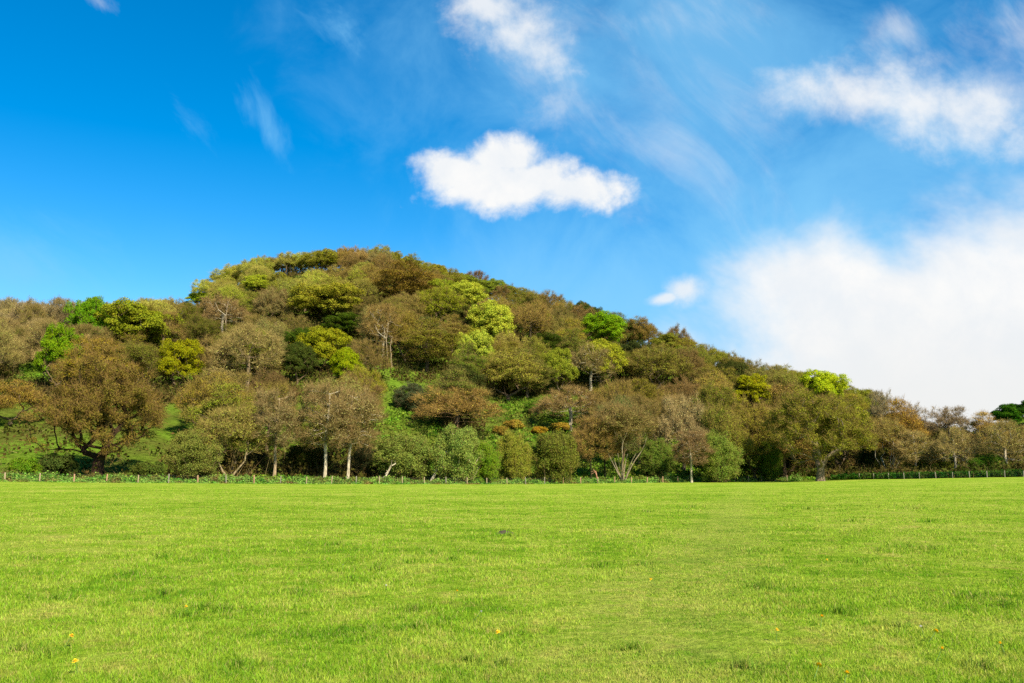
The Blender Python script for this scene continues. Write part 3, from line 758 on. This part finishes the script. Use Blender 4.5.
def hill_cover():
    r = np.random.default_rng(17)
    K = 30000
    u = r.uniform(-.72, .72, K); e = edgeY(u); c = np.interp(u, _cu, _cY)
    Y = e+3+(c+10-e)*r.random(K)**1.15; X = u*Y
    z = terrain(X, Y)
    x0, y0 = px_of(X, Y, z)
    meadow = (x0 < 200) & (y0 > 405)
    keep = (~meadow) | (r.random(K) < 0.025)
    keep &= ~((x0 > 995) & (Y > 235))
    X, Y, z, x0, y0 = [a[keep] for a in (X, Y, z, x0, y0)]
    hs = r.uniform(.5, 1.5, len(X))*(1+0.9*vnoise(X, Y, 12.)); ws = r.uniform(.7, 1.7, len(X))
    hs = np.maximum(hs, .3)
    clear = ((x0 > 372) & (x0 < 445) & (y0 > 385)) | ((x0 > 485) & (x0 < 600) & (y0 > 398)) | ((x0 > 205) & (x0 < 330) & (y0 > 405) & (y0 < 455)) \
        | ((x0 > 585) & (x0 < 760) & (y0 > 425)) | ((x0 > 15) & (x0 < 60) & (y0 > 365) & (y0 < 385))
    C = np.stack([X, Y, z], 1)
    m = mat_patchy('undergrowth_leaves', [lin(60, 74, 26, .5), lin(104, 98, 40, .5), lin(120, 100, 52, .5), lin(98, 104, 36, .5), lin(76, 92, 28, .5)], 0.07)  # leaf colours scaled down to paint the dark shade in gaps between crowns
    near = (Y < edgeY(X/Y)+11) & (x0 > 190) & (x0 < 830)
    clear = clear | near
    hs = np.where(near, hs*.7, hs)
    k = ~clear
    cover('undergrowth', C[k], hs[k]*2.4, ws[k]*1.4, 18, .42, m, 'brown and olive scrub, ivy and saplings filling the gaps of the wooded hillside', 'undergrowth', 'stuff', 5, strands=4)
    m = mat_patchy('bracken_leaves', [lin(70, 108, 26, .7), lin(104, 142, 36, .7), lin(122, 150, 46, .7), lin(120, 122, 50, .7), lin(92, 128, 34, .7)], 0.16)
    k = clear
    cover('bracken', C[k], hs[k]*.8, ws[k], 18, .34, m, 'bright green bracken and grass in the clearings of the hillside', 'bracken', 'stuff', 8, strands=2)

def strip():
    r = np.random.default_rng(23)
    K = 4200
    x = r.uniform(-60, 800, K); u = np.array([uv(a)[0] for a in x]); Y = edgeY(u)+r.uniform(-0.9, 4.6, K)
    X = u*Y; z = terrain(X, Y)
    hs = r.uniform(.35, 1.1, K)*(1+1.3*vnoise(X, Y, 4.))*np.where(Y < edgeY(u)+.3, .4, 1)*(1+3.*np.clip(vnoise(X, Y, 8.)-.12, 0, 1)*(Y > edgeY(u)+1.5)); ws = r.uniform(.4, .8, K)
    m = mat_patchy('bramble_leaves', [lin(60, 116, 34, .72), lin(112, 158, 50, .72), lin(136, 172, 72, .72), lin(120, 136, 54, .72), lin(134, 116, 62, .72)], 0.35)
    cover('brambles', np.stack([X, Y, z-.1], 1), hs, ws, 34, .17, m, 'low tangle of brambles and nettles along the left fence', 'brambles', 'stuff', 6, strands=5, twig=.03)

def hedge():
    r = np.random.default_rng(29)
    K = 1500
    x = r.uniform(832, 1110, K); u = np.array([uv(a)[0] for a in x]); Y = edgeY(u)+r.uniform(0.6, 2.6, K)
    X = u*Y; z = terrain(X, Y)
    hs = r.uniform(.8, 1.25, K)*(1+.35*vnoise(X, Y, 7.)); ws = r.uniform(.35, .6, K)
    m = mat_patchy('hedge_leaves', [lin(30, 72, 22, .7), lin(48, 98, 26, .7), lin(84, 124, 36, .7), lin(80, 84, 40, .7)], 0.5)
    cover('hedge', np.stack([X, Y, z+.15], 1), hs, ws, 50, .16, m, 'dark green clipped hedge behind the right hand fence', 'hedge', None, 7, strands=3, twig=.03)

def polyline_log(name, pts, radii, col, label, cat='log'):
    """a bare trunk or bough through world points, with a few broken stubs"""
    P = np.array(pts, float); Rr = np.array(radii, float)
    r = np.random.default_rng(int(abs(P[0, 0]*10))+3)
    Pm = []; Rm = []
    for i in range(len(P)-1):
        for f in np.linspace(0, 1, 5)[:-1]:
            Pm.append(P[i]*(1-f)+P[i+1]*f+r.normal(size=3)*.04); Rm.append(Rr[i]*(1-f)+Rr[i+1]*f)
    Pm.append(P[-1]); Rm.append(Rr[-1])
    Pm = np.array(Pm); Rm = np.array(Rm)
    base = Pm[0].copy()
    V, Fq = tubes(Pm[:-1]-base, Pm[1:]-base, Rm[:-1], Rm[1:], 8)
    k = r.integers(3, len(Pm)-1, 6)
    D = unit(r.normal(size=(6, 3))+[0, -.3, .6])
    v2, f2 = tubes(Pm[k]-base, Pm[k]-base+D*r.uniform(.5, 1.4, 6)[:, None], Rm[k]*.45, Rm[k]*.15, 5)
    me = build(name, np.concatenate([V, v2]), [(np.concatenate([Fq, f2+len(V)]), 0)], [BARK], True)
    o = link(name, me); o.location = base; o.color = lin(*col, .85); tag(o, label, cat); _last[0] = o.name
def at(x, y, Y):
    u, v = uv(x, y); return (u*Y, Y, CAMZ+v*Y)
def snag(x, yb, yt, lab, fork=1):
    h = min((t for t in TREES if t['hero'] and abs(t['x']-x) < 12 and t['y'] < yb), key=lambda t: abs(t['x']-x))
    Y = h['Y']-h['w']/F*h['Y']*.42
    b = at(x, yb, Y); z = ter(b[0], b[1]); hgt = (yb-yt)/F*Y
    P = [(b[0]+.3, b[1], min(z, b[2])-.4), b, (b[0]-.25, b[1], b[2]+hgt*.45), (b[0]+.3, b[1], b[2]+hgt)]
    polyline_log('dead_snag', P, [.18, .15, .12, .05], (178, 158, 128), lab, 'dead tree')
    if fork:
        c = P[2]; Q = [c, (c[0]-hgt*.28, c[1], c[2]+hgt*.22), (c[0]-hgt*.42, c[1], c[2]+hgt*.5)]
        v, f = tubes(np.array(Q[:-1]), np.array(Q[1:]), [.10, .08], [.08, .03], 6)
        o = link('bough', build('bough', v-np.array(P[0]), [(f, 0)], [BARK], True), bpy.data.objects[_last[0]]); o.color = lin(*PALE, .85)
_last = ['']
def logs():
    snag(226, 328, 300, 'pale forked dead trunk standing out against the mauve tree on the hill shoulder')
    snag(387, 352, 322, 'pale upright dead trunk under the orange brown dome', 1)
    snag(391, 354, 336, 'shorter pale dead trunk beside the upright one under the orange brown dome', 0)
    g = lambda x, Y, dz=0: (uv(x)[0]*Y, Y, ter(uv(x)[0]*Y, Y)+dz)
    polyline_log('leaning_dead_trunk', [g(430, 156, -.2), at(438, 467, 156), at(444, 458, 156.5), at(447, 451, 157)], [.24, .2, .17, .09], PALE,
                 'pale dead trunk leaning right under the round willow', 'dead trunk')
    polyline_log('leaning_dead_trunk', [g(459, 157, -.2), at(463, 464, 157), at(467, 456, 157.5)], [.16, .13, .06], (150, 140, 120),
                 'thin grey dead stem leaning right, beside the thicker dead trunk', 'dead trunk')
    polyline_log('fallen_branch', [g(377, 152, .5), g(385, 152, .9), at(391, 466.5, 152), at(396, 463, 152)], [.2, .18, .14, .06], PALE,
                 'pale fallen branch lying in the brambles left of the willows', 'fallen branch')
    polyline_log('dead_snag', [g(598, 172, -.1), at(595.5, 472, 172), at(593, 469, 172)], [.15, .12, .05], (190, 140, 110),
                 'short reddish snag below the slender dark trunks', 'dead trunk')

# ------------------------------------------------------------------ meadow grass
def grass():
    r = np.random.default_rng(41)
    K = 640000
    vinv = r.uniform(1/95., 1/5.3, K)
    Y = 1/vinv; u = r.uniform(-.70, .70, K); X = u*Y
    # clumping
    n = vnoise(X, Y, .9)+.6*vnoise(X, Y, .35)+.6*vnoise(X, Y, 3.)
    keep = r.random(K) < np.clip(.62+.7*n, .15, 1)
    X, Y, n = X[keep], Y[keep], n[keep]*.7
    lush = n*0
    hgt = .032*(Y/6)**.22*r.uniform(.5, 1.5, len(X))*(1+.75*np.clip(n, -.6, .9))
    trail = np.abs(X-.268*Y+1.0) < 1.0
    hgt = np.where(trail, hgt*.62, hgt)
    wid = .0045*(Y/6)**.85*r.uniform(.7, 1.3, len(X))
    # darker taller tussocks where the photo shows them
    TUS = [(88,508,1.6),(120,505,1.2),(649,512,1.6),(692,507,1.4),(811,509,2.2),(918,509,2.0),(848,521,1.6),(432,553,1.6),(410,563,1.5),(930,522,1.2),
           (20,650,.5),(50,655,.45),(205,610,.6),(225,612,.55),(185,618,.5),(165,558,1.1),(132,575,.9),(335,545,1.),(165,595,.6),
           (240,668,.35),(755,552,1.2),(880,552,1.5),(905,548,1.3),(930,550,1.4),(860,562,1.),(640,565,1.),(600,567,.9),(760,588,.8),
           (840,615,.5),(975,600,.6),(1005,608,.5),(745,668,.35),(632,650,.4),(900,630,.45),(470,662,.3),(505,665,.3),(415,612,.5),
           (420,630,.4),(300,595,.6),(128,540,1.),(455,560,1.),(380,570,.9),(510,535,1.3),(985,668,.4),(30,560,.8),(60,600,.6)]
    for tx, ty, tr in TUS:
        tr *= .42
        uu, vv = uv(tx, ty); Yc = -CAMZ/vv; k = int(170 if Yc < 15 else 110)
        a = r.uniform(0, 2*pi, k); q = r.random(k)**.8*tr*np.clip(.8+.6*np.sin(a*3+tx)+.3*np.sin(a*7+ty), .25, 1.7)
        X = np.append(X, uu*Yc+np.cos(a)*q); Y = np.append(Y, Yc+np.sin(a)*q*1.1)
        hgt = np.append(hgt, (.075*(Yc/8)**.25)*r.uniform(.5, 1.4, k)); wid = np.append(wid, .006*(Yc/6)**.85*r.uniform(.7, 1.2, k))
        lush = np.append(lush, r.uniform(.1, .6, k))
    M = len(X); Z = terrain(X, Y)
    a = r.uniform(0, 2*pi, M); s = np.stack([np.cos(a), np.sin(a), np.zeros(M)], 1)*(wid/2)[:, None]
    b = r.uniform(0, 2*pi, M); bend = np.stack([np.cos(b), np.sin(b), np.zeros(M)], 1)*(hgt*r.uniform(.1, 1.1, M))[:, None]
    B = np.stack([X, Y, Z-.004], 1); up = np.array([0, 0, 1.])*hgt[:, None]
    V = np.stack([B-s, B+s, B+s*.75+bend*.35+up*.6, B-s*.75+bend*.35+up*.6, B+bend+up], 1).reshape(-1, 3)
    o = np.arange(M)*5
    q = np.stack([o, o+1, o+2, o+3], 1); t = np.stack([o+3, o+2, o+4], 1)
    tint = np.repeat(r.random(M), 5)
    me = build('grass', V, [(q, 0), (t, 0)], [mat_blades()], attrs={'tint': tint, 'lush': np.repeat(lush, 5)})
    tag(link('grass', me), 'short green meadow grass covering the field', 'grass', kind='stuff')
    print('blades', M)

def flowers():
    yel = mat_plain('yellow_petals', lin(250, 205, 10, 1.0), .6, .15); org = mat_plain('orange_petals', lin(250, 196, 14, 1.0), .6, .15)
    wht = mat_plain('white_petals', lin(222, 216, 200, .8), .7, .1); stm = mat_plain('flower_stem', lin(110, 150, 60, .6), .7)
    def proto(nm, mat, R, n):
        V = []; Fs = []; nv = 0
        r = np.random.default_rng(n)
        for ring, (rr, up, k) in enumerate(((1.0, .05, n), (.75, .3, n-4), (.45, .5, n-8))):
            for i in range(k):
                a = 2*pi*(i+.5*ring)/k+r.normal()*.08; w = .13*R; l = R*rr*r.uniform(.85, 1.1)
                d = np.array([math.cos(a), math.sin(a), 0]); s = np.array([-d[1], d[0], 0])*w
                p0 = d*R*.08+[0, 0, .1*R*ring]; p1 = d*l*.7+[0, 0, up*R+.1*R*ring]; p2 = d*l+[0, 0, up*R*.9+.1*R*ring]
                V += [p0-s*.4, p0+s*.4, p1+s, p1-s, p2]; Fs.append([nv, nv+1, nv+2, nv+3]); Fs.append([nv+3, nv+2, nv+4, nv+4]); nv += 5
        q = np.array([f for f in Fs if f[2] != f[3]]); t = np.array([f[:3] for f in Fs if f[2] == f[3]])
        return build(nm, V, [(q, 0), (t, 0)], [mat])
    P = {'y': proto('flower_head', yel, .025, 18), 'o': proto('flower_head', org, .024, 18), 'w': proto('flower_head', wht, .014, 16)}
    v, f = tubes([[0, 0, -.12]], [[0, 0, 0]], [.0025], [.002], 5); ST = build('stem', v, [(f, 0)], [stm])
    L_ = [(71,640,'o',"orange dandelion, the upper of the two brightest flowers at bottom left"), (75,666,'y',"yellow dandelion, the lower and largest flower at bottom left"),
          (186,610,'y',"yellow dandelion on the dark tuft right of the bottom left pair"), (343,567,'w',"white daisy alone in the grass left of the picture's middle"),
          (386,588,'w',"white daisy right of and nearer than the lone left daisy"), (457,594,'y',"yellow dandelion in the grass just left of the worn trail"),
          (481,615,'w',"white daisy closest to the worn trail's left side"), (498,636,'o',"orange dandelion on the left margin of the worn trail"),
          (822,620,'o',"orange dandelion farthest back of the right hand flowers in short grass"), (777,634,'y',"yellow dandelion on the right margin of the worn trail"),
          (936,635,'y',"yellow dandelion, upper of the pair right of the lush patch"), (942,653,'o',"orange dandelion, lower of the pair right of the lush patch"),
          (819,670,'o',"orange dandelion at the bottom, left of its yellow neighbour"), (847,678,'y',"yellow dandelion touching the bottom edge at right"),
          (1001,648,'y',"yellow dandelion nearest to the right edge"), (651,582,'y',"small far yellow dandelion on the worn trail"),
          (827,562,'y',"smallest far yellow dandelion on the right of the field"), (921,630,'w',"white daisy left of the right hand dandelion pair")]
    for x, y, k, lab in L_:
        uu, vv = uv(x, y); Y = -CAMZ/vv; X = uu*Y
        for _ in range(4): Y = (ter(X, Y)+.07-CAMZ)/vv; X = uu*Y
        e = link('dandelion' if k != 'w' else 'daisy', None); e.location = (X, Y, ter(X, Y)+.105)
        e.rotation_euler = (rng.normal()*.25+.25, rng.normal()*.25, rng.uniform(0, 6)); s = 1.0+.25*rng.random(); e.scale = (s, s, s)
        tag(e, lab, 'flower', 'dandelions and daisies in the meadow')
        link('flower_head', P[k], e); link('stem', ST, e)
    # mole hill: a small dark heap of earth out in the field
    uu, vv = uv(504, 533); Y = -CAMZ/vv; X = uu*Y
    r = np.random.default_rng(2); n = 26; m = 8; V = []
    for j in range(m):
        q = 1-j/m
        for i in range(n):
            a = 2*pi*i/n; w = 1+.3*math.sin(3*a+1)*q+.1*r.normal()
            V.append((.22*q*w*math.cos(a), .18*q*w*math.sin(a), .085*(1-q**1.7)+.008*r.normal()-.01))
    V.append((0, 0, .085)); k = np.arange(n); k2 = (k+1) % n
    Fq = np.concatenate([np.stack([k+j*n, k2+j*n, k2+(j+1)*n, k+(j+1)*n], 1) for j in range(m-1)])
    Ft = np.stack([k+(m-1)*n, k2+(m-1)*n, np.full(n, m*n)], 1)
    o = link('molehill', build('molehill', V, [(Fq, 0), (Ft, 0)], [mat_plain('soil', lin(84, 70, 50, .6), .95, .4, 30)], True))
    o.location = (X, Y, ter(X, Y)); tag(o, 'small dark molehill of bare earth in the middle of the field', 'molehill')

# ------------------------------------------------------------------ sky, sun, camera
SUN_EL, SUN_AZ = radians(40), radians(145)     # azimuth clockwise from +Y (the view direction)
def sky():
    w = bpy.data.worlds.new('World'); SC.world = w; w.use_nodes = True
    nt = w.node_tree; nt.nodes.clear()
    out = N(nt, 'ShaderNodeOutputWorld'); bg = N(nt, 'ShaderNodeBackground'); L(nt, bg.outputs[0], out.inputs[0])
    st = N(nt, 'ShaderNodeTexSky'); st.sky_type = 'NISHITA'; st.sun_disc = False
    st.sun_elevation = SUN_EL; st.sun_rotation = SUN_AZ; st.air_density = 1.0; st.dust_density = 0.3; st.ozone_density = 3.0; st.altitude = 0
    bg.inputs[1].default_value = SKY_STR
    hs = N(nt, 'ShaderNodeHueSaturation'); hs.inputs['Saturation'].default_value = SKY_SAT; hs.inputs['Hue'].default_value = SKY_HUE
    L(nt, st.outputs[0], hs.inputs['Color'])
    tc = N(nt, 'ShaderNodeTexCoord'); sx = N(nt, 'ShaderNodeSeparateXYZ'); L(nt, tc.outputs['Generated'], sx.inputs[0])
    ay = math_(nt, 'MAXIMUM', math_(nt, 'ABSOLUTE', sx.outputs[1]), 0.05)
    U = math_(nt, 'DIVIDE', sx.outputs[0], ay); Vv = math_(nt, 'DIVIDE', sx.outputs[2], ay)
    cb = N(nt, 'ShaderNodeCombineXYZ'); L(nt, U, cb.inputs[0]); L(nt, Vv, cb.inputs[1]); P = cb.outputs[0]
    puff = noise(nt, P, 12.0, 12, 0.62, 0.15); big = noise(nt, P, 3.2, 6, 0.6, 0.3)
    mp = N(nt, 'ShaderNodeMapping'); mp.vector_type = 'TEXTURE'; mp.inputs['Rotation'].default_value = (0, 0, radians(-52)); mp.inputs['Scale'].default_value = (.34, .15, 1)
    L(nt, P, mp.inputs['Vector']); wisp = noise(nt, mp.outputs[0], 1.6, 8, 0.62, 0.6)
    def ell(x, y, rx, ry, rot=0):
        cu, cv = uv(x, y); ru, rv = rx/F*1.03, ry/F*1.03
        dx = math_(nt, 'SUBTRACT', U, cu); dy = math_(nt, 'SUBTRACT', Vv, cv)
        c, s = math.cos(radians(rot)), math.sin(radians(rot))
        a = math_(nt, 'DIVIDE', math_(nt, 'ADD', math_(nt, 'MULTIPLY', dx, c), math_(nt, 'MULTIPLY', dy, s)), ru)
        b = math_(nt, 'DIVIDE', math_(nt, 'SUBTRACT', math_(nt, 'MULTIPLY', dy, c), math_(nt, 'MULTIPLY', dx, s)), rv)
        return math_(nt, 'SUBTRACT', 1.0, math_(nt, 'SQRT', math_(nt, 'ADD', math_(nt, 'MULTIPLY', a, a), math_(nt, 'MULTIPLY', b, b))))
    def cloud(shape, nz, amp, lo, hi, op):
        v = math_(nt, 'MULTIPLY_ADD', math_(nt, 'SUBTRACT', nz, 0.5), amp, shape)
        return math_(nt, 'MULTIPLY', sstep(nt, v, lo, hi), op)
    def mx(*a):
        r = a[0]
        for b in a[1:]: r = math_(nt, 'MAXIMUM', r, b)
        return r
    cum = mx(ell(500, 180, 84, 42, 0), ell(448, 170, 46, 30, -6), ell(575, 190, 66, 26, -2), ell(506, 160, 56, 30), ell(540, 180, 52, 32))
    soft = noise(nt, P, 6.0, 9, 0.6, 0.5)
    veil = [
        cloud(ell(268, 125, 26, 80, 28), wisp, 5.0, .6, 2.8, .8),
        cloud(ell(176, 100, 26, 85, 32), wisp, 5.0, .6, 2.8, .7),
        cloud(ell(335, 25, 60, 34, -15), wisp, 5.0, .5, 2.8, .8),
        cloud(mx(ell(700, 60, 420, 260), ell(860, 200, 460, 260)), soft, 1.6, -.1, 1.1, .62),
        cloud(ell(760, 330, 420, 170), soft, 1.0, -.1, .9, .8),
        cloud(ell(560, 420, 900, 220), soft, .6, 0., 1.3, .5),
        cloud(ell(0, 275, 170, 60, -8), wisp, 2.4, .0, 1.6, .6)]
    layers = [cloud(cum, puff, 2.0, -0.05, 0.58, 1.0),
        cloud(mx(ell(520, 40, 66, 58, 10), ell(490, 10, 70, 40)), puff, 2.8, 0.0, 1.2, .8),
        cloud(ell(556, 110, 46, 46), puff, 3.0, .2, 1.5, .5),
        cloud(mx(ell(850, 98, 130, 36, -4), ell(960, 108, 150, 62, -8)), puff, 2.2, -.1, 1.15, .85),
        cloud(mx(ell(1010, 40, 120, 90), ell(900, 30, 60, 40)), wisp, 2.6, 0.1, 1.6, .6),
        cloud(mx(ell(684, 290, 26, 19, 12), ell(666, 298, 24, 9, 14)), puff, 1.6, -0.05, .7, .85),
        cloud(mx(ell(1060, 310, 270, 150, 0), ell(975, 340, 310, 135), ell(880, 425, 370, 130)), big, 1.9, -.12, .48, .98),
        cloud(mx(ell(880, 290, 60, 34)), puff, 2.0, -.1, .9, .8),
        cloud(mx(ell(660, 110, 270, 130, -38), ell(640, 20, 160, 70)), wisp, 4.2, .25, 2.2, .45),
        cloud(ell(98, 0, 46, 14, -32), wisp, 3.6, .3, 1.9, .45)]
    def union(ls):
        cov = ls[0]
        for l in ls[1:]:
            cov = math_(nt, 'SUBTRACT', 1.0, math_(nt, 'MULTIPLY', math_(nt, 'SUBTRACT', 1.0, cov), math_(nt, 'SUBTRACT', 1.0, l)))
        return cov
    sky_ = mixc(nt, union(veil), hs.outputs[0], tuple(CL*x for x in (.26, .66, 1.02))+(1,))
    cov = union(layers)
    shade = sstep(nt, puff, .3, .75)
    cw = mixc(nt, shade, tuple(CL*x for x in (.88, .92, .96))+(1,), tuple(CL*x for x in (1.03, 1.02, 1.0))+(1,))
    # the bank low at the right is greyer near the horizon
    low = math_(nt, 'MULTIPLY', math_(nt, 'SUBTRACT', 1.0, sstep(nt, Vv, .03, .24)), sstep(nt, U, .15, .45))
    cw = mixc(nt, low, cw, tuple(CL*x for x in (.90, .90, .885))+(1,))
    L(nt, mixc(nt, cov, sky_, cw), bg.inputs[0])
SKY_STR, SKY_SAT, SKY_HUE, CL = 0.095, 1.5, 0.497, 5.5
def light_camera():
    s = bpy.data.lights.new('sun', 'SUN'); s.energy = 5.0; s.angle = radians(0.5); s.color = (1.0, .93, .80)
    o = link('sun', s)
    from mathutils import Vector
    d = Vector((math.sin(SUN_AZ)*math.cos(SUN_EL), math.cos(SUN_AZ)*math.cos(SUN_EL), math.sin(SUN_EL)))
    o.rotation_euler = d.to_track_quat('Z', 'Y').to_euler(); o.location = (60, -80, 90)
    c = bpy.data.cameras.new('camera'); c.sensor_fit = 'HORIZONTAL'; c.sensor_width = 36; c.lens = F/W*36
    c.clip_end = 6000; c.clip_start = .1
    co = link('camera', c); co.location = (0, 0, CAMZ); co.rotation_euler = (pi/2+PITCH, 0, 0); SC.camera = co
    SC.view_settings.view_transform = 'Standard'; SC.view_settings.look = 'None'
    SC.view_settings.exposure = EXPO; SC.view_settings.gamma = 1.0; SC.view_settings.use_curve_mapping = False
    cy = SC.cycles; cy.max_bounces = 5; cy.diffuse_bounces = 3; cy.transmission_bounces = 3; cy.use_denoising = False
EXPO = 0.9

WIRE = mat_plain('galvanised_wire', (.16, .16, .15, 1), .6)
STRAND, _nt = newmat('dry_stems')
_o = N(_nt, 'ShaderNodeOutputMaterial'); _d = N(_nt, 'ShaderNodeBsdfDiffuse'); _g = N(_nt, 'ShaderNodeNewGeometry')
L(_nt, mixc(_nt, _g.outputs['Random Per Island'], lin(110, 84, 50, .7), lin(170, 150, 96, .7)), _d.inputs[0]); L(_nt, _d.outputs[0], _o.inputs[0])
ground()
light_camera()
sky()
heroes()
fillers()
filler_labels()
WOOD = [mat_plain('weathered_post', lin(190, 165, 120, .58), .85, .3, 6), mat_plain('tanned_post', lin(196, 150, 108, .6), .85, .3, 6), mat_plain('grey_post', lin(160, 150, 122, .55), .85, .3, 6)]
fence(5, 118, 785, 200, 38, (2, 0), 'long wire fence on pale wooden posts along the left and centre field edge', WOOD)
fence(860, 188.6, 1024, 165, 11, (0, 3), 'wire fence on grey posts in front of the right hand hedge', [WOOD[2]])
strip(); hedge(); hill_cover(); logs()
grass(); flowers()
